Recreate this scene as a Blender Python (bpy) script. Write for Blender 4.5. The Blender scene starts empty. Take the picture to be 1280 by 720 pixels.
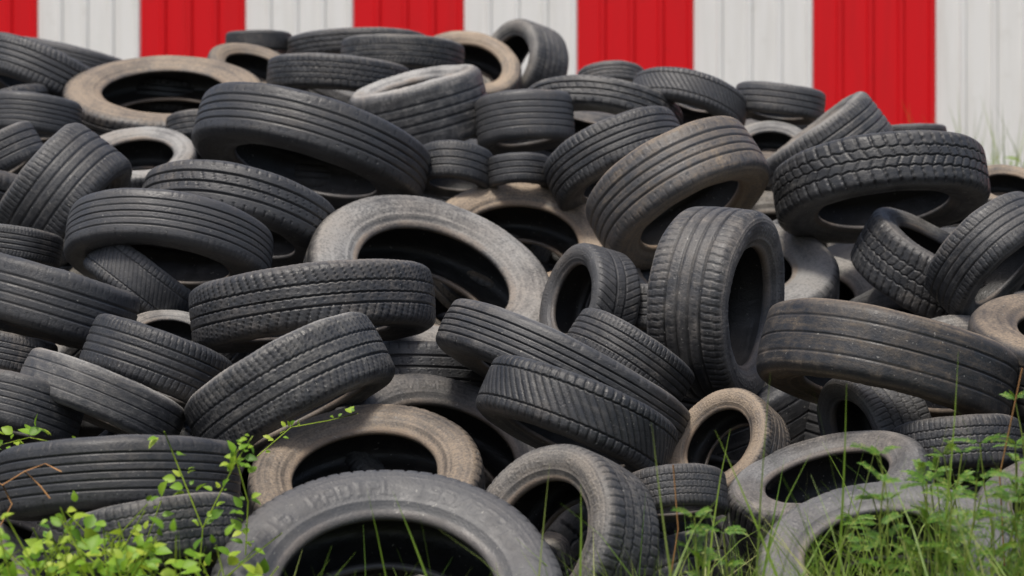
import bpy, math, random
import numpy as np
from mathutils import Vector, Matrix, Quaternion
random.seed(7)
CAM_H=0.95
scene=bpy.context.scene
# ---------------- helpers
def link(o): scene.collection.objects.link(o); return o
def N(nt,t,**k):
    n=nt.nodes.new(t)
    for a,b in k.items(): setattr(n,a,b)
    return n
def newmat(name):
    m=bpy.data.materials.new(name); m.use_nodes=True; nt=m.node_tree; nt.nodes.clear()
    out=N(nt,'ShaderNodeOutputMaterial'); p=N(nt,'ShaderNodeBsdfPrincipled')
    nt.links.new(p.outputs[0],out.inputs[0]); return m,nt,p,out
def L(nt,a,b): nt.links.new(a,b)
def setin(nt,sock,v):
    if isinstance(v,bpy.types.NodeSocket): L(nt,v,sock)
    else: sock.default_value=v
def M(nt,op,a,b=0.0,clamp=False):
    n=N(nt,'ShaderNodeMath',operation=op,use_clamp=clamp); setin(nt,n.inputs[0],a); setin(nt,n.inputs[1],b); return n.outputs[0]
def MIX(nt,f,a,b,blend='MIX'):
    n=N(nt,'ShaderNodeMix',data_type='RGBA',blend_type=blend); setin(nt,n.inputs[0],f); setin(nt,n.inputs[6],a); setin(nt,n.inputs[7],b); return n.outputs[2]
def NOISE(nt,vec,scale,detail=4,rough=.55):
    n=N(nt,'ShaderNodeTexNoise'); L(nt,vec,n.inputs['Vector']); n.inputs['Scale'].default_value=scale; n.inputs['Detail'].default_value=detail; n.inputs['Roughness'].default_value=rough; return n.outputs[0]
def RAMP(nt,v,a,b,lo=0.0,hi=1.0):
    n=N(nt,'ShaderNodeMapRange'); L(nt,v,n.inputs[0]); n.inputs[1].default_value=a; n.inputs[2].default_value=b; n.inputs[3].default_value=lo; n.inputs[4].default_value=hi; return n.outputs[0]
def ATTR(nt,name):
    n=N(nt,'ShaderNodeAttribute'); n.attribute_name=name; return n.outputs['Fac']
# ---------------- rubber
def rubber():
    m,nt,p,out=newmat('rubber')
    tc=N(nt,'ShaderNodeTexCoord'); oi=N(nt,'ShaderNodeObjectInfo'); ge=N(nt,'ShaderNodeNewGeometry')
    off=N(nt,'ShaderNodeVectorMath',operation='ADD'); L(nt,tc.outputs['Object'],off.inputs[0])
    cmb=N(nt,'ShaderNodeCombineXYZ'); r10=M(nt,'MULTIPLY',oi.outputs['Random'],37.0); L(nt,r10,cmb.inputs[0]); L(nt,r10,cmb.inputs[2]); L(nt,cmb.outputs[0],off.inputs[1])
    v=off.outputs[0]
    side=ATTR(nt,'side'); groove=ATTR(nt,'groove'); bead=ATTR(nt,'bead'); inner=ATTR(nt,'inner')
    sx=N(nt,'ShaderNodeSeparateXYZ'); L(nt,tc.outputs['Object'],sx.inputs[0])
    rr=M(nt,'SQRT',M(nt,'ADD',M(nt,'MULTIPLY',sx.outputs[0],sx.outputs[0]),M(nt,'MULTIPLY',sx.outputs[1],sx.outputs[1])))
    c2=N(nt,'ShaderNodeCombineXYZ'); L(nt,rr,c2.inputs[0]); L(nt,sx.outputs[2],c2.inputs[1]); L(nt,r10,c2.inputs[2])
    ring=NOISE(nt,c2.outputs[0],60,3)
    # scuffs running round the tread
    an=M(nt,'ARCTAN2',sx.outputs[1],sx.outputs[0])
    c3=N(nt,'ShaderNodeCombineXYZ'); L(nt,M(nt,'MULTIPLY',an,1.6),c3.inputs[0]); L(nt,M(nt,'MULTIPLY',sx.outputs[2],45.0),c3.inputs[1]); L(nt,M(nt,'ADD',r10,M(nt,'MULTIPLY',rr,25.0)),c3.inputs[2])
    scuff=NOISE(nt,c3.outputs[0],1.6,5,.65)
    n0=NOISE(nt,v,2.6,4,.6); n1=NOISE(nt,v,5,6,.62); n2=NOISE(nt,v,28,6,.65); n3=NOISE(nt,v,160,3,.6)
    nz=N(nt,'ShaderNodeSeparateXYZ'); L(nt,ge.outputs['Normal'],nz.inputs[0])
    topd=M(nt,'MULTIPLY',RAMP(nt,nz.outputs[2],.25,.98),RAMP(nt,n1,.3,.65,.3,1))   # settled dust
    base=MIX(nt,RAMP(nt,n1,.35,.7),(.016,.0172,.0195,1),(.036,.0375,.041,1))
    rnd2=M(nt,'FRACT',M(nt,'MULTIPLY',oi.outputs['Random'],7.31))
    base=MIX(nt,RAMP(nt,rnd2,.3,1,0,.8),base,(.074,.074,.077,1))
    amt=oi.outputs['Alpha']
    sd=M(nt,'MULTIPLY',side,M(nt,'ADD',M(nt,'MULTIPLY',RAMP(nt,n1,.32,.62),.62),M(nt,'MULTIPLY',RAMP(nt,ring,.38,.65),.48)))
    td=M(nt,'MULTIPLY',M(nt,'SUBTRACT',1.0,side),M(nt,'ADD',M(nt,'MULTIPLY',RAMP(nt,n2,.40,.70),.22),M(nt,'MULTIPLY',RAMP(nt,scuff,.52,.72),.42)))
    f=M(nt,'MULTIPLY',M(nt,'ADD',M(nt,'ADD',sd,td),M(nt,'MULTIPLY',topd,.42)),M(nt,'MULTIPLY',amt,1.1))
    f=M(nt,'ADD',f,M(nt,'MULTIPLY',RAMP(nt,n2,.54,.75),.17))
    f=M(nt,'ADD',f,M(nt,'MULTIPLY',RAMP(nt,n0,.57,.70),M(nt,'MULTIPLY',RAMP(nt,n2,.35,.6),.42)))
    f=M(nt,'MULTIPLY',f,RAMP(nt,n3,.3,.6,.45,1.1),clamp=True)
    tint=MIX(nt,RAMP(nt,n0,.42,.62,0,.45),oi.outputs['Color'],(.24,.19,.14,1))    # patches of tan earth in the dust
    col=MIX(nt,f,base,tint)
    bf=M(nt,'MULTIPLY',bead,M(nt,'MULTIPLY',RAMP(nt,n1,.4,.6),M(nt,'MULTIPLY',amt,.7)))
    col=MIX(nt,bf,col,(.19,.135,.09,1))
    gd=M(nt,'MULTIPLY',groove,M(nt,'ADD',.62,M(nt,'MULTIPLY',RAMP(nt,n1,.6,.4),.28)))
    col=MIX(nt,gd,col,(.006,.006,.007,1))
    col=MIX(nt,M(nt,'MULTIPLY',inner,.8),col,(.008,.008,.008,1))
    sp=RAMP(nt,NOISE(nt,v,95,2,.5),.71,.735); col=MIX(nt,M(nt,'MULTIPLY',sp,.6),col,(.3,.29,.26,1))
    L(nt,col,p.inputs['Base Color'])
    rg=RAMP(nt,M(nt,'ADD',M(nt,'MULTIPLY',n2,.5),M(nt,'MULTIPLY',scuff,.5)),.35,.65,.34,.62)
    L(nt,M(nt,'ADD',rg,M(nt,'MULTIPLY',f,.25)),p.inputs['Roughness'])
    p.inputs['Specular IOR Level'].default_value=.55
    b=N(nt,'ShaderNodeBump'); b.inputs['Strength'].default_value=.5; b.inputs['Distance'].default_value=.002
    L(nt,M(nt,'ADD',n3,M(nt,'MULTIPLY',n2,1.5)),b.inputs['Height']); L(nt,b.outputs[0],p.inputs['Normal'])
    return m
RUB=rubber()
# ---------------- tyre meshes
FONT={'0':"01110 10001 10011 10101 11001 10001 01110",'1':"00100 01100 00100 00100 00100 00100 01110",'2':"01110 10001 00001 00110 01000 10000 11111",'5':"11111 10000 11110 00001 00001 10001 01110",'6':"01110 10000 11110 10001 10001 10001 01110",'9':"01110 10001 10001 01111 00001 00001 01110",'7':"11111 00001 00010 00100 01000 01000 01000",'R':"11110 10001 10001 11110 10100 10010 10001",'A':"01110 10001 10001 11111 10001 10001 10001",'D':"11110 10001 10001 10001 10001 10001 11110",'I':"01110 00100 00100 00100 00100 00100 01110",'L':"10000 10000 10000 10000 10000 10000 11111",'T':"11111 00100 00100 00100 00100 00100 00100",'U':"10001 10001 10001 10001 10001 10001 01110",'B':"11110 10001 10001 11110 10001 10001 11110",'E':"11111 10000 10000 11110 10000 10000 11111",'S':"01111 10000 10000 01110 00001 00001 11110",'/':"00001 00010 00010 00100 01000 01000 10000",' ':"00000 00000 00000 00000 00000 00000 00000",'O':"01110 10001 10001 10001 10001 10001 01110"}
def catmull(P,step):
    P=np.array(P,float); out=[]
    for i in range(len(P)-1):
        p0=P[max(i-1,0)];p1=P[i];p2=P[i+1];p3=P[min(i+2,len(P)-1)]
        n=max(1,int(round(np.linalg.norm(p2-p1)/step)))
        for k in range(n):
            t=k/n; out.append(.5*((2*p1)+(-p0+p2)*t+(2*p0-5*p1+4*p2-p3)*t*t+(-p0+3*p1-3*p2+p3)*t**3))
    out.append(P[-1]); return np.array(out)
OUT=[(0,.310),(.03,.3097),(.06,.3083),(.078,.306),(.088,.3005),(.095,.292),(.0995,.28),(.102,.262),(.101,.245),(.097,.228),(.091,.213),(.085,.204),(.083,.198),(.080,.192),(.074,.189)]
INN=[(.074,.189),(.066,.190),(.066,.198),(.072,.207),(.084,.225),(.091,.25),(.088,.272),(.078,.288),(.055,.296),(0,.299)]
oh=catmull(OUT,.0027); ih=catmull(INN,.012)
prof=np.vstack([np.column_stack([-oh[::-1,0],oh[::-1,1]]),oh[1:],ih[1:],np.column_stack([-ih[::-1,0],ih[::-1,1]])[1:-1]])
NO=len(oh)*2-1; NP=len(prof)
def make_tire_mesh(name,V,NS=480):
    th=np.arange(NS)/NS*2*math.pi
    a=prof[:,0]; r=prof[:,1]
    tan=np.roll(prof,-1,0)-np.roll(prof,1,0); nn=np.column_stack([tan[:,1]*-1,tan[:,0]]); nn/=np.linalg.norm(nn,axis=1)[:,None]+1e-9
    T,A=np.meshgrid(th,a,indexing='ij'); _,R=np.meshgrid(th,r,indexing='ij')
    isout=np.zeros(NP); isout[:NO]=1
    IO=np.tile(isout,(NS,1))
    an=A/.082
    g=np.zeros_like(A)
    hw=V['gw']
    for gp in V['grooves']:
        wob=V.get('zig',0)*np.abs(((T/(2*math.pi)*V.get('zn',60))%1)-.5)*4-V.get('zig',0)
        d=np.abs(A-(gp*.082+wob*.001)); g=np.maximum(g,np.clip((hw-d)/.0016,0,1))
    edges=[-1.35]+list(V['grooves'])+[1.35]
    for i in range(len(edges)-1):
        lo,hi=edges[i],edges[i+1]; cnt,slope,wid,dep,ext=V['ribs'][i]
        if cnt==0: continue
        reg=(an>=lo)&(an<=hi)
        if ext<1:
            mid=(lo+hi)/2; half=(hi-lo)/2
            if i==0: reg&=(an<lo+(hi-lo)*ext)
            elif i==len(edges)-2: reg&=(an>hi-(hi-lo)*ext)
            else: reg&=(np.abs(an-mid)<half*ext) if i%2 else (an<lo+2*half*ext)
        ph=T/(2*math.pi)*cnt+.35*np.sin(T*3)+slope*an+i*.37
        d=np.abs((ph%1)-.5)*(2*math.pi*.31/cnt)
        s=np.clip((wid-d)/.0018+.15,0,1)*dep
        g=np.maximum(g,np.where(reg,s,0))
    fade=np.clip((.098-np.abs(A))/.008,0,1)*(R>.28)
    # uneven wear: tread is shallower on part of the circumference
    wear=.80+.20*np.sin(T+V.get('wp',0))
    g=g*fade*IO
    disp=-g*V['depth']*wear
    sw=IO*(R<.292)
    for rc,wd,hh in ((.284,.0016,.0012),(.272,.001,.0008),(.218,.002,.0016),(.209,.0012,-.001),(.199,.0014,.001)):
        disp+=sw*hh*np.clip(1-np.abs(R-rc)/(wd*1.6),0,1)
    if V.get('serr'):
        disp+=sw*((R>.272)&(R<.284))*.0007*((T*V['serr']/(2*math.pi))%1>.5)
    text=V['text']; r0,r1=.228,.260; ncol=len(text)*6; arc=ncol*.0046/.245
    bm=np.zeros((7,ncol))
    for k,ch in enumerate(text):
        for j,row in enumerate(FONT[ch].split()):
            for q,c in enumerate(row): bm[j,k*6+q]=float(c)
    for start in (0.3,2.5,4.6):
        for sgn in (1,-1):
            reg=(R>r0)&(R<r1)&(A*sgn>.05)&(IO>0)
            tt=((T-start)%(2*math.pi)); tt2=tt if sgn<0 else arc-tt
            col=np.floor(tt2/arc*ncol).astype(int); row=np.floor((r1-R)/(r1-r0)*7).astype(int)
            ok=reg&(tt<arc)&(col>=0)&(col<ncol)
            disp+=np.where(ok,bm[np.clip(row,0,6),np.clip(col,0,ncol-1)]*.0013,0)
    disp+=.0008*np.sin(T*5+1)*IO+.0006*np.sin(T*11+A*40)*IO
    A2=A+disp*nn[:,0][None,:]; R2=R+disp*nn[:,1][None,:]
    # slack, unmounted carcass: slight warp
    A2=A2+.004*np.sin(2*T+V.get('wp',0))
    co=np.stack([R2*np.cos(T),R2*np.sin(T),A2],-1).reshape(-1,3)
    i=np.arange(NS)[:,None]; j=np.arange(NP)[None,:]
    i2=(i+1)%NS; j2=(j+1)%NP
    q=np.stack([i*NP+j+0*i, i2*NP+j, i2*NP+j2, i*NP+j2+0*i],-1).reshape(-1,4)
    me=bpy.data.meshes.new(name); me.vertices.add(len(co)); me.vertices.foreach_set('co',co.ravel())
    me.loops.add(q.size); me.loops.foreach_set('vertex_index',q.ravel().astype(np.int32))
    me.polygons.add(len(q)); me.polygons.foreach_set('loop_start',np.arange(0,q.size,4,dtype=np.int32)); me.polygons.foreach_set('loop_total',np.full(len(q),4,dtype=np.int32))
    me.polygons.foreach_set('use_smooth',np.ones(len(q),dtype=bool))
    me.update(calc_edges=True)
    def at(nm,arr):
        x=me.attributes.new(nm,'FLOAT','POINT'); x.data.foreach_set('value',arr.ravel().astype(np.float32))
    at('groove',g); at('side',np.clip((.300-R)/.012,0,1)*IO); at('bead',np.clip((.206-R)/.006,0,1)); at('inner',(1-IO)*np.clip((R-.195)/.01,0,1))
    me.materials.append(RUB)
    return me
VARS=[
 dict(grooves=[-.55,-.18,.18,.55],gw=.0038,depth=.0075,wp=0,ribs=[(76,.5,.0024,.8,1),(76,.9,.0014,.5,.5),(0,0,0,0,1),(76,-.9,.0014,.5,.5),(76,-.5,.0024,.8,1)],text="RADIAL 195/65R15",serr=180),
 dict(grooves=[-.5,0,.5],gw=.0046,depth=.008,wp=1,ribs=[(60,.2,.0026,.8,.62),(60,.8,.0018,.7,.6),(60,.8,.0018,.7,.6),(60,.2,.0026,.8,.62)],text="TUBELESS 205/55"),
 dict(grooves=[-.6,-.2,.2,.6],gw=.0030,depth=.006,zig=2.2,zn=64,wp=2,ribs=[(64,.2,.0030,.9,1),(64,.5,.0020,.8,1),(64,-.3,.0020,.8,1),(64,.5,.0020,.8,1),(64,.2,.0030,.9,1)],text="ALL SEASO RADIAL",serr=120),
 dict(grooves=[-.62,-.3,.0,.3,.62],gw=.0028,depth=.006,wp=3,ribs=[(90,0,.0016,.5,.7),(0,0,0,0,1),(90,.4,.0012,.4,.5),(90,.4,.0012,.4,.5),(0,0,0,0,1),(90,0,.0016,.5,.7)],text="185/60R15 STEEL"),
 dict(grooves=[-.25,.25],gw=.0046,depth=.007,wp=4,ribs=[(50,1.6,.0032,1,1),(50,.6,.002,.7,.6),(50,-1.6,.0032,1,1)],text="RADIAL 215/60R16",serr=150),
 dict(grooves=[-.45,0,.45],gw=.0034,depth=.0075,zig=3,zn=52,wp=5,ribs=[(52,.4,.0040,1,1),(52,1.0,.0028,1,1),(52,-1.0,.0028,1,1),(52,.4,.0040,1,1)],text="ALL TERRA 225/70"),
 dict(grooves=[-.5,-.15,.2,.55],gw=.0042,depth=.0045,wp=.5,ribs=[(70,.3,.0018,.6,.8),(0,0,0,0,1),(70,1.,.0018,.5,.6),(0,0,0,0,1),(70,.3,.0018,.6,.8)],text="TUBELESS RADIAL"),
 dict(grooves=[-.4,.05,.45],gw=.0032,depth=.0065,zig=1.2,zn=84,wp=1.7,ribs=[(84,1.1,.0022,.8,1),(84,-.8,.0016,.6,.7),(84,.9,.0016,.6,.7),(84,-1.1,.0022,.8,1)],text="STEEL BELT 70",serr=90),
 # shoulder-block winter tread with a herringbone centre
 dict(grooves=[-.66,.66],gw=.0034,depth=.007,zig=1.5,zn=70,wp=2.6,ribs=[(70,.2,.0028,.9,1),(70,2.2,.0024,.9,1),(70,.2,.0028,.9,1)],text="STEEL RADIAL 65",serr=110),
 # almost bald tyre, shallow straight grooves only
 dict(grooves=[-.58,0,.58],gw=.0034,depth=.0028,wp=3.6,ribs=[(64,.2,.0014,.5,.6),(0,0,0,0,1),(0,0,0,0,1),(64,.2,.0014,.5,.6)],text="RADIAL TUBELESS"),
]
for v in VARS: v['text']=''.join(c if c in FONT else 'O' for c in v['text'])
MESH=[make_tire_mesh('tire_mesh_%d'%i,v) for i,v in enumerate(VARS)]
NV=len(MESH)
TINT={'g':(.20,.197,.192,.62),'l':(.32,.312,.295,1.0),'b':(.30,.235,.17,1.0),'d':(.13,.13,.13,.38),'r':(.24,.185,.13,.85),'t':(.26,.25,.23,.9)}
# ---------------- the visible tyres of the heap, world coordinates:
# x cm, y cm, z cm, diameter cm, axis x %, axis z %, width/diameter, tread variant, dust tint
T=[
(-24,459,31,68,6,75,.30,0,'d'),(10,488,42,41,-65,37,.42,2,'t'),(-31,515,50,51,-6,84,.32,1,'b'),(-17,556,53,54,29,79,.32,0,'g'),
(-80,488,56,49,4,-99,.29,3,'d'),(-70,470,46,35,15,-97,.34,2,'t'),(-110,477,40,32,51,80,.34,0,'g'),
(-50,539,72,47,48,-87,.36,7,'t'),(-49,590,90,61,10,-99,.26,7,'g'),(-24,596,72,45,1,-98,.3,1,'d'),
(12,557,74,62,-44,-89,.2,3,'g'),(14,523,66,44,-39,-90,.3,8,'d'),(28,573,78,32,-53,-84,.34,0,'g'),
(-23,646,92,68,27,76,.32,3,'l'),(2,698,104,54,11,78,.34,1,'b'),(20,621,91,30,-85,23,.45,4,'d'),
(51,594,91,48,90,-8,.42,0,'g'),(57,674,94,69,-1,90,.28,1,'l'),(84,699,87,51,-2,89,.34,1,'t'),(41,629,87,35,-10,-98,.34,0,'g'),
(86,551,77,58,-23,-96,.30,9,'r'),(117,603,72,40,11,82,.34,0,'t'),(49,544,58,28,-60,50,.4,0,'b'),(84,555,62,29,-88,-26,.5,2,'g'),
(69,517,49,45,-25,93,.34,4,'g'),(74,474,37,51,-15,87,.32,1,'g'),(34,500,52,22,7,-96,.4,2,'g'),(99,533,59,29,5,-97,.4,2,'d'),
(-82,555,77,35,-35,-92,.38,0,'d'),(-92,539,70,38,-38,-91,.28,9,'t'),(-113,585,91,43,-25,-96,.36,6,'d'),(-109,532,68,27,-21,-95,.45,3,'g'),(-121,575,79,24,-15,-98,.38,0,'g'),
(-90,630,106,54,-9,-95,.26,3,'d'),(-96,622,96,31,-60,-79,.38,8,'g'),(-75,659,114,56,-19,-94,.25,1,'d'),(-59,705,135,70,-25,-94,.24,6,'d'),(-63,764,130,53,-8,-99,.3,3,'g'),
(-115,796,155,66,5,90,.22,0,'b'),(-115,737,131,38,-2,88,.36,0,'l'),(-124,664,120,39,79,-61,.52,0,'g'),(-151,756,148,31,-6,-99,.4,3,'d'),(-152,720,135,23,51,-86,.5,1,'g'),
(-161,817,167,42,-34,-92,.34,0,'d'),(-160,877,176,44,-24,-97,.26,3,'g'),(-133,642,106,25,-15,-98,.36,0,'g'),(-97,759,145,25,2,-99,.34,1,'g'),(-91,836,168,33,29,82,.36,1,'b'),(-92,872,184,24,0,-100,.3,0,'d'),
(-58,804,165,48,-7,-100,.24,2,'g'),(-56,871,182,51,3,-100,.18,1,'g'),(-38,832,175,43,-5,-100,.26,7,'t'),(-29,761,151,44,-23,95,.48,6,'l'),(-17,712,130,23,-8,-96,.5,1,'d'),
(-16,864,171,38,15,73,.4,1,'b'),(4,884,176,34,-75,22,.5,0,'t'),(4,750,147,31,9,-99,.5,3,'d'),(2,711,129,20,3,-99,.45,1,'d'),
(29,778,150,52,-14,-95,.2,1,'l'),(31,705,132,43,40,-87,.34,0,'g'),(46,663,121,51,47,-81,.36,6,'b'),(57,778,154,39,-28,-92,.28,8,'d'),(34,820,166,23,3,-97,.3,1,'l'),
(87,780,155,29,-13,-99,.34,1,'g'),(82,761,137,26,0,76,.4,1,'l'),(96,734,137,41,-60,80,.42,0,'t'),(103,670,123,59,9,-96,.27,5,'g'),(125,752,142,22,0,-100,.34,0,'g'),(114,655,100,43,44,85,.38,5,'g'),
(124,621,103,36,62,-68,.4,0,'g'),(146,709,122,24,4,83,.4,1,'b'),(-86,601,81,25,9,92,.34,1,'l'),
(127,567,63,41,4,87,.34,0,'g'),(118,500,46,43,-17,90,.32,1,'g'),(-123,854,161,64,-9,-100,.2,0,'d'),(134,719,113,41,-15,92,.3,0,'d'),
(26,884,149,60,6,98,.32,0,'d'),(84,864,150,58,-8,97,.32,3,'d'),(-60,900,160,60,5,98,.3,1,'d'),(-6,770,128,56,10,95,.3,1,'d'),(60,862,157,46,-6,98,.34,0,'d'),
]
tires=[]
for x,y,z,D,nx,nz,w,st,ti in T:
    nx/=100; nz/=100; ny=-math.sqrt(max(.0004,1-nx*nx-nz*nz)); n=Vector((nx,ny,nz)).normalized()
    tires.append(((x/100,y/100,z/100),tuple(n),D/100,w,st,ti))
def heap_z(y): return -1.238+.3536*y      # slope of the heap face
SPH_T=np.arange(18)/18*2*math.pi
def spheres(c,n,D,w):
    n=np.array(n)/np.linalg.norm(n); u=np.cross(n,[0.3,.2,.93]); u/=np.linalg.norm(u); v=np.cross(n,u)
    rt=min(.085,w*.45)*D; W=w*D; rc=.5*D-rt-.01
    ring=(np.cos(SPH_T)[:,None]*u+np.sin(SPH_T)[:,None]*v)*rc
    o=max(W/2-rt,0)
    return np.vstack([np.array(c)+ring+n*k for k in (-o,0,o)]),rt
def pen(A,B):
    d=np.linalg.norm(A[0][:,None]-B[0][None],axis=2); return np.clip(A[1]+B[1]-.008-d,0,None).sum()
def add_tire(c,n,D,w,st,ti):
    o=bpy.data.objects.new('tire',MESH[st]); link(o)
    q=Vector(n).to_track_quat('Z','Y')@Quaternion((0,0,1),random.uniform(0,6.28))
    s=D/.62; e=random.uniform(-.022,.022)
    o.matrix_world=Matrix.LocRotScale(Vector(c),q,Vector((s*(1+e),s*(1-e),w*D/.204)))
    t=TINT[ti]; j=random.uniform(.8,1.2); o.color=(t[0]*j,t[1]*j,t[2]*j,t[3]*random.uniform(.75,1.2))
    return o
for t in tires: add_tire(*t)
allS=[spheres(t[0],t[1],t[2],t[3])+(np.array(t[0]),) for t in tires]
def crest(x): return 8.25 if x<.3 else max(7.1,8.25-.85*(x-.3))
def place(x,y,z,tilt):
    best=None
    for k in range(14):
        c=np.array([x+random.uniform(-.1,.1),y+random.uniform(-.1,.1),z+random.uniform(-.08,.04)])
        n=np.array([random.gauss(0,tilt),-.33+random.gauss(0,tilt),1.0]); n/=np.linalg.norm(n)
        D=random.uniform(.56,.66); w=random.uniform(.29,.35)
        S=spheres(c,n,D,w); cost=0
        if c[2]<.1: continue
        for o in allS:
            if np.linalg.norm(o[2]-c)<.7: cost+=pen(S,o)
        if best is None or cost<best[0]: best=(cost,c,n,D,w,S)
    if best is None: return
    _,c,n,D,w,S=best
    add_tire(tuple(c),tuple(n),D,w,random.randrange(NV),random.choice('ggdtdr'))
    allS.append((S[0],S[1],c))
def surveyed(x,y): return abs(x)<.2133*y+.12     # part of the face already covered by the table above
y=4.85
while y<9.9:
    hw=.2133*y+.75; x=-hw+random.uniform(0,.3)
    while x<hw:
        cr=crest(x); top=heap_z(min(y,cr))-(max(0,y-cr))*.5
        if y>cr or not surveyed(x,y):
            if y<cr+.1: place(x,y,top-.04,.35)
            else: place(x,y,top-.12,.25)
        if y<cr+.2: place(x,y,top-.33,.35)
        if top-.66>.05 and y<cr: place(x,y,top-.66,.2)
        x+=.47
    y+=.44
# ---------------- plant builder
class PB:
    def __init__(s): s.v=[];s.f=[];s.a=[]
    def add(s,vs,fs,val):
        b=len(s.v); s.v+= [tuple(x) for x in vs]; s.f+=[tuple(i+b for i in f) for f in fs]; s.a+=[val]*len(vs)
    def blade(s,root,d,L_,w,bend,val,seg=7):
        d=Vector(d).normalized(); side=d.cross(Vector((random.gauss(0,1),random.gauss(0,1),.1))).normalized()
        out=Vector((random.gauss(0,1),random.gauss(0,.6),0)).normalized(); p=Vector(root); vs=[];fs=[]
        for i in range(seg+1):
            t=i/seg; ww=w*(1-t**2.2)*.5+.0002
            vs+=[p-side*ww,p+side*ww]
            if i: k=2*i; fs.append((k-2,k-1,k+1,k))
            dd=(d+out*bend*t*1.6+Vector((0,0,-bend*t*t*1.1))).normalized(); p=p+dd*(L_/seg)
        s.add(vs,fs,val)
    def stem(s,pts,w,val):
        vs=[];fs=[]
        for i,p in enumerate(pts):
            p=Vector(p)
            for k in range(3):
                a=k*2.094; vs.append(p+Vector((math.cos(a)*w,math.sin(a)*w*.7,math.sin(a)*w*.7)))
            if i:
                for k in range(3): fs.append(((i-1)*3+k,(i-1)*3+(k+1)%3,i*3+(k+1)%3,i*3+k))
        s.add(vs,fs,val)
    def leaf(s,base,d,nrm,Ln,W,val):
        d=Vector(d).normalized(); n=Vector(nrm); n=(n-d*n.dot(d)).normalized(); sd=d.cross(n)
        b=Vector(base); prof_=[(0,0),(.12,.3),(.35,.5),(.62,.42),(.84,.2),(1,0)]
        vs=[];fs=[]
        for t,w in prof_:
            c=b+d*Ln*t-n*(t*t*Ln*.25); vs+=[c-sd*W*w+n*W*w*.35,c,c+sd*W*w+n*W*w*.35]
        for i in range(5):
            k=i*3; fs+=[(k,k+1,k+4,k+3),(k+1,k+2,k+5,k+4)]
        s.add(vs,fs,val)
    def obj(s,name,mat):
        me=bpy.data.meshes.new(name); me.from_pydata(s.v,[],s.f); me.update()
        at=me.attributes.new('var','FLOAT','POINT'); at.data.foreach_set('value',np.array(s.a,np.float32))
        me.polygons.foreach_set('use_smooth',np.ones(len(me.polygons),dtype=bool)); me.materials.append(mat)
        return link(bpy.data.objects.new(name,me))
def leafmat(name,c0,c1,c2):
    m,nt,p,out=newmat(name); v=ATTR(nt,'var'); tc=N(nt,'ShaderNodeTexCoord'); n=NOISE(nt,tc.outputs['Object'],40,3)
    r=N(nt,'ShaderNodeValToRGB'); L(nt,M(nt,'ADD',v,M(nt,'MULTIPLY',M(nt,'SUBTRACT',n,.5),.35)),r.inputs[0])
    r.color_ramp.elements[0].color=c0+(1,); r.color_ramp.elements[1].color=c2+(1,); e=r.color_ramp.elements.new(.5); e.color=c1+(1,)
    L(nt,r.outputs[0],p.inputs['Base Color']); p.inputs['Roughness'].default_value=.5
    tr=N(nt,'ShaderNodeBsdfTranslucent'); L(nt,MIX(nt,.5,r.outputs[0],(.30,.40,.03,1)),tr.inputs[0])
    mx=N(nt,'ShaderNodeMixShader'); mx.inputs[0].default_value=.4; L(nt,p.outputs[0],mx.inputs[1]); L(nt,tr.outputs[0],mx.inputs[2]); L(nt,mx.outputs[0],out.inputs[0]); return m
GM=leafmat('grass_blades',(.09,.19,.02),(.23,.36,.04),(.50,.50,.20))
VM=leafmat('vine_leaves',(.08,.20,.015),(.24,.44,.025),(.48,.58,.06))
WM=leafmat('weed_leaves',(.05,.14,.015),(.13,.28,.03),(.34,.40,.08))
U=random.uniform
g=PB()
for i in range(1150):
    x=U(.2,1.4); y=U(4.0,4.7)
    hgt=U(.40,.57)*(1+.13*(x>.6))
    if random.random()<.10: hgt*=1.25
    g.blade((x,y,0),(random.gauss(0,.2),random.gauss(0,.12),1),hgt,U(.003,.0075),U(.05,.9),min(1,abs(random.gauss(.55,.28))))
for i in range(170):
    x=U(.58,1.4); y=U(4.0,4.5)
    g.blade((x,y,0),(random.gauss(0,.28),random.gauss(0,.12),1),U(.46,.72),U(.003,.006),U(.2,.9),min(1,abs(random.gauss(.65,.25))))
for i in range(480):
    x=U(-1.3,.3); y=U(4.0,4.5)
    g.blade((x,y,0),(random.gauss(0,.2),random.gauss(0,.15),1),U(.34,.52),U(.003,.006),U(.1,.7),min(1,abs(random.gauss(.45,.25))))
for (x,y,h,dx) in ((.02,4.3,.64,.05),(-.11,4.3,.58,-.02),(-.02,4.25,.62,-.25),(-.16,4.3,.6,-.12),(.08,4.3,.6,.15),(.43,4.3,.80,.0),(.55,4.35,.78,.12),(.72,4.4,.84,.18),(.66,4.35,.8,-.06),(.36,4.3,.72,-.2),(.9,4.4,.82,.1),(.8,4.3,.86,.12),(.62,4.3,.74,-.3),(.5,4.3,.68,.3)):
    g.blade((x,y,0),(dx,0,1),h,.008,U(.02,.14),U(.35,.7))
g.obj('grass',GM)
v=PB()
def vine(pb,pts,n,size,spread=.02):
    pts=[Vector(p) for p in pts]; pb.stem(pts,.0016,.8)
    for i in range(n):
        t=U(0,len(pts)-1.001); k=int(t); p=pts[k].lerp(pts[k+1],t-k)
        d=Vector((random.gauss(0,1),random.gauss(-.2,.7),random.gauss(.4,.6))); b=p+d.normalized()*U(.3,1)*spread
        s=size*U(.5,1.25); pb.leaf(b,d,(random.gauss(0,.4),-.6+random.gauss(0,.4),.8),s,s*U(.55,.8),min(1,max(0,random.gauss(.55,.27))))
for i in range(80):
    x=U(-1.05,-.46); y=U(4.05,4.5); h=U(.40,.53)+(.03 if x<-.6 else 0); pts=[(x+U(-.02,.02)*k+.02*math.sin(k+i),y+U(-.02,.02),h*k/5) for k in range(6)]
    vine(v,pts,24,.029,.035)
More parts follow.
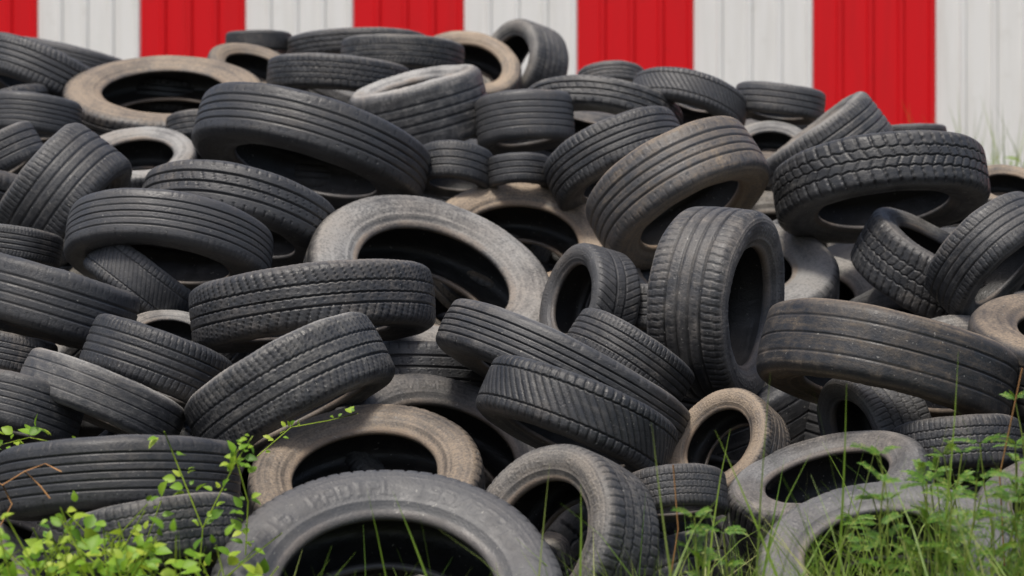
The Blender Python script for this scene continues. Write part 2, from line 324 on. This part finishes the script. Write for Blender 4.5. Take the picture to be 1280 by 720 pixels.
for pts in ([(-.60,4.52,.3),(-.58,4.50,.5),(-.62,4.5,.6),(-.655,4.52,.68)],[(-.58,4.5,.5),(-.52,4.5,.62),(-.49,4.53,.67)],[(-.5,4.5,.45),(-.495,4.5,.55),(-.52,4.5,.64)]):
    vine(v,pts,26,.023,.02)
vine(v,[(-.53,5.0,.6),(-.46,5.0,.66),(-.38,4.98,.675),(-.32,4.97,.69)],16,.018,.012)
vine(v,[(-1.15,5.0,.55),(-1.08,4.98,.62),(-1.0,4.98,.64),(-.9,4.98,.62)],40,.024,.03)
v.obj('vine_plant',VM)
tm,nt,p,out=newmat('dry_stem'); tc=N(nt,'ShaderNodeTexCoord'); L(nt,MIX(nt,NOISE(nt,tc.outputs['Object'],30,3),(.30,.13,.04,1),(.45,.24,.09,1)),p.inputs['Base Color']); p.inputs['Roughness'].default_value=.7
d_=PB()
for pts in ([(-1.02,4.56,.60),(-.97,4.57,.575),(-.93,4.58,.60),(-.89,4.58,.615),(-.86,4.58,.60)],[(-.93,4.58,.60),(-.90,4.57,.575),(-.88,4.57,.55)],[(-.97,4.57,.575),(-.95,4.56,.54),(-.97,4.55,.5)],[(.28,4.5,.3),(.31,4.48,.5),(.30,4.47,.62)],[(.93,4.5,.3),(.91,4.48,.6),(.95,4.47,.80)]): d_.stem(pts,.0018,.5)
d_.obj('dry_twig',tm)
w_=PB()
def weed(pb,x,y,h,lean):
    pts=[Vector((x+lean*(k/8)**1.5+U(-.006,.006),y+U(-.006,.006),h*k/8)) for k in range(9)]
    pb.stem(pts,.0018,.95)
    for k in range(3,9):
        for s_ in range(3):
            if h*k/8<.3: continue
            a=U(0,6.28); d=Vector((math.cos(a),math.sin(a)*.6,U(.2,1.0))).normalized(); ln=U(.05,.13)*(1.2-k/12)
            b=pts[k]; q=[b+d*ln*j/5-Vector((0,0,1))*ln*.3*(j/5)**2 for j in range(6)]; pb.stem(q,.0006,.6)
            sd=d.cross(Vector((U(-.3,.3),-.5,1))).normalized(); up=sd.cross(d)
            for j in range(2,15):
                p=b+d*ln*j/14-Vector((0,0,1))*ln*.3*(j/14)**2
                for sg in (1,-1): pb.leaf(p,sd*sg+d*.6,up,U(.007,.013),.0028,min(1,max(0,random.gauss(.45,.25))))
for i in range(34):
    x=U(.66,1.15); weed(w_,x,U(4.2,4.6),U(.48,.66)+.24*max(0,(x-.7))*1.2,U(-.1,.1))
for x in (.30,.36,.41): weed(w_,x,U(4.2,4.4),U(.5,.56),U(-.05,.05))
w_.obj('weed_plant',WM)
b=PB()
for i in range(420):
    x=random.gauss(2.12,.15); b.blade((x,U(10.0,10.7),0),(random.gauss(0,.1),random.gauss(0,.1),1),U(1.0,1.85),U(.01,.02),U(.1,.5),U(.1,.7))
for i in range(900):
    x=random.gauss(2.15,.16); z=U(.3,1.5)*(1-abs(x-2.15)*.8); b.leaf((x,U(10.0,10.5),z),(random.gauss(0,1),random.gauss(0,1),random.gauss(.3,.6)),(0,-.5,1),U(.04,.09),.03,U(.1,.6))
b.obj('tall_grass',GM)
# ---------------- ground
def sheet(name,mat,x0,x1,y0,y1,nx,ny,fz):
    vs=[(x0+(x1-x0)*i/nx,y0+(y1-y0)*j/ny) for j in range(ny+1) for i in range(nx+1)]
    vs=[(a,b_,fz(a,b_)) for a,b_ in vs]; fs=[(j*(nx+1)+i,j*(nx+1)+i+1,(j+1)*(nx+1)+i+1,(j+1)*(nx+1)+i) for j in range(ny) for i in range(nx)]
    me=bpy.data.meshes.new(name); me.from_pydata(vs,[],fs); me.update(); me.materials.append(mat)
    me.polygons.foreach_set('use_smooth',np.ones(len(fs),dtype=bool)); return link(bpy.data.objects.new(name,me))
m,nt,p,out=newmat('soil'); tc=N(nt,'ShaderNodeTexCoord'); n1=NOISE(nt,tc.outputs['Object'],1.3,8); n2=NOISE(nt,tc.outputs['Object'],30,6)
c=MIX(nt,RAMP(nt,n1,.42,.58),(.07,.055,.038,1),(.04,.075,.018,1)); c=MIX(nt,RAMP(nt,n2,.3,.7,0,.6),c,(.03,.03,.018,1)); L(nt,c,p.inputs['Base Color']); p.inputs['Roughness'].default_value=.95
bb=N(nt,'ShaderNodeBump'); bb.inputs['Distance'].default_value=.03; L(nt,n2,bb.inputs['Height']); L(nt,bb.outputs[0],p.inputs['Normal'])
sheet('ground',m,-300,300,-200,400,8,8,lambda a,b_:0.0)
m2,nt,p,out=newmat('light_block_dark'); tc=N(nt,'ShaderNodeTexCoord'); n2=NOISE(nt,tc.outputs['Object'],14,6)  # dark material for the added light-blocking mound
L(nt,MIX(nt,n2,(.02,.018,.015,1),(.05,.045,.035,1)),p.inputs['Base Color']); p.inputs['Roughness'].default_value=1
def mz(a,b_):
    cr=crest(a); top=heap_z(min(b_,cr))-(max(0,b_-cr))*.6-.85
    return max(-.05,min(top,top*max(0,min(1,(3-abs(a))/.8))))
sheet('light_block_mound',m2,-3.2,3.2,4.6,11,32,32,mz)  # unseen mound added beneath the tyres to block light through the gaps
# ---------------- fence wall
def paint(name,col,dirt):
    m,nt,p,out=newmat(name); tc=N(nt,'ShaderNodeTexCoord'); mp=N(nt,'ShaderNodeMapping'); mp.inputs['Scale'].default_value=(6,6,.5); L(nt,tc.outputs['Object'],mp.inputs[0])
    n=NOISE(nt,mp.outputs[0],2.5,6,.6); n2=NOISE(nt,tc.outputs['Object'],9,5,.6)
    c=MIX(nt,RAMP(nt,n,.45,.8,0,.5),col,dirt); c=MIX(nt,RAMP(nt,n2,.6,.75,0,.35),c,dirt)
    L(nt,c,p.inputs['Base Color']); p.inputs['Roughness'].default_value=.6; p.inputs['Specular IOR Level'].default_value=.25; return m
WP=paint('white_paint',(.78,.77,.745,1),(.58,.56,.51,1)); RP=paint('red_paint',(.64,.003,.008,1),(.44,.008,.010,1))
ps=.611; vs=[];fs=[];mi=[]
segs=[]
for st in range(24):
    x0=.3517+(st-12)*ps; per=ps/4
    for r in range(4):
        xs=x0+r*per
        for (dx,dd) in ((0,0),(.74*per,0),(.80*per,-.014),(.94*per,-.014)): segs.append((xs+dx,dd,st))
for i,(xx,dd,st) in enumerate(segs):
    yy=12.96-.27*xx+dd*1.2
    for z in (0.02,1.15,2.3,3.4): vs.append((xx,yy,z))
    if i:
        for q in range(3): fs.append(((i-1)*4+q,i*4+q,i*4+q+1,(i-1)*4+q+1)); mi.append(1 if segs[i-1][2]%2==0 else 0)
me=bpy.data.meshes.new('fence'); me.from_pydata(vs,[],fs); me.materials.append(WP); me.materials.append(RP); me.polygons.foreach_set('material_index',mi); me.update()
link(bpy.data.objects.new('corrugated_metal_fence',me))
# ---------------- light
w=bpy.data.worlds.new('World'); scene.world=w; w.use_nodes=True; nt=w.node_tree; bg=nt.nodes['Background']
sky=nt.nodes.new('ShaderNodeTexSky'); sky.sky_type='NISHITA'; sky.sun_disc=False
el,az=math.radians(66),math.radians(205)
sky.sun_elevation=el; sky.sun_rotation=az; sky.dust_density=4; sky.air_density=.9
nt.links.new(sky.outputs[0],bg.inputs[0]); bg.inputs[1].default_value=.14
sl=bpy.data.lights.new('sun','SUN'); sl.energy=3.0; sl.angle=math.radians(11); sl.color=(1,.95,.87)
so=link(bpy.data.objects.new('sun',sl)); d=Vector((math.sin(az)*math.cos(el),math.cos(az)*math.cos(el),math.sin(el))); so.rotation_euler=d.to_track_quat('Z','Y').to_euler(); so.location=(0,0,20)
scene.view_settings.view_transform='Standard'; scene.view_settings.look='None'; scene.view_settings.exposure=0
cam=bpy.data.cameras.new('cam'); co=link(bpy.data.objects.new('camera',cam)); co.location=(0,0,CAM_H); co.rotation_euler=(math.pi/2,0,0)
cam.lens=84.375; cam.sensor_width=36; cam.clip_end=1000; cam.dof.use_dof=True; cam.dof.focus_distance=5.5; cam.dof.aperture_fstop=4.2
scene.camera=co
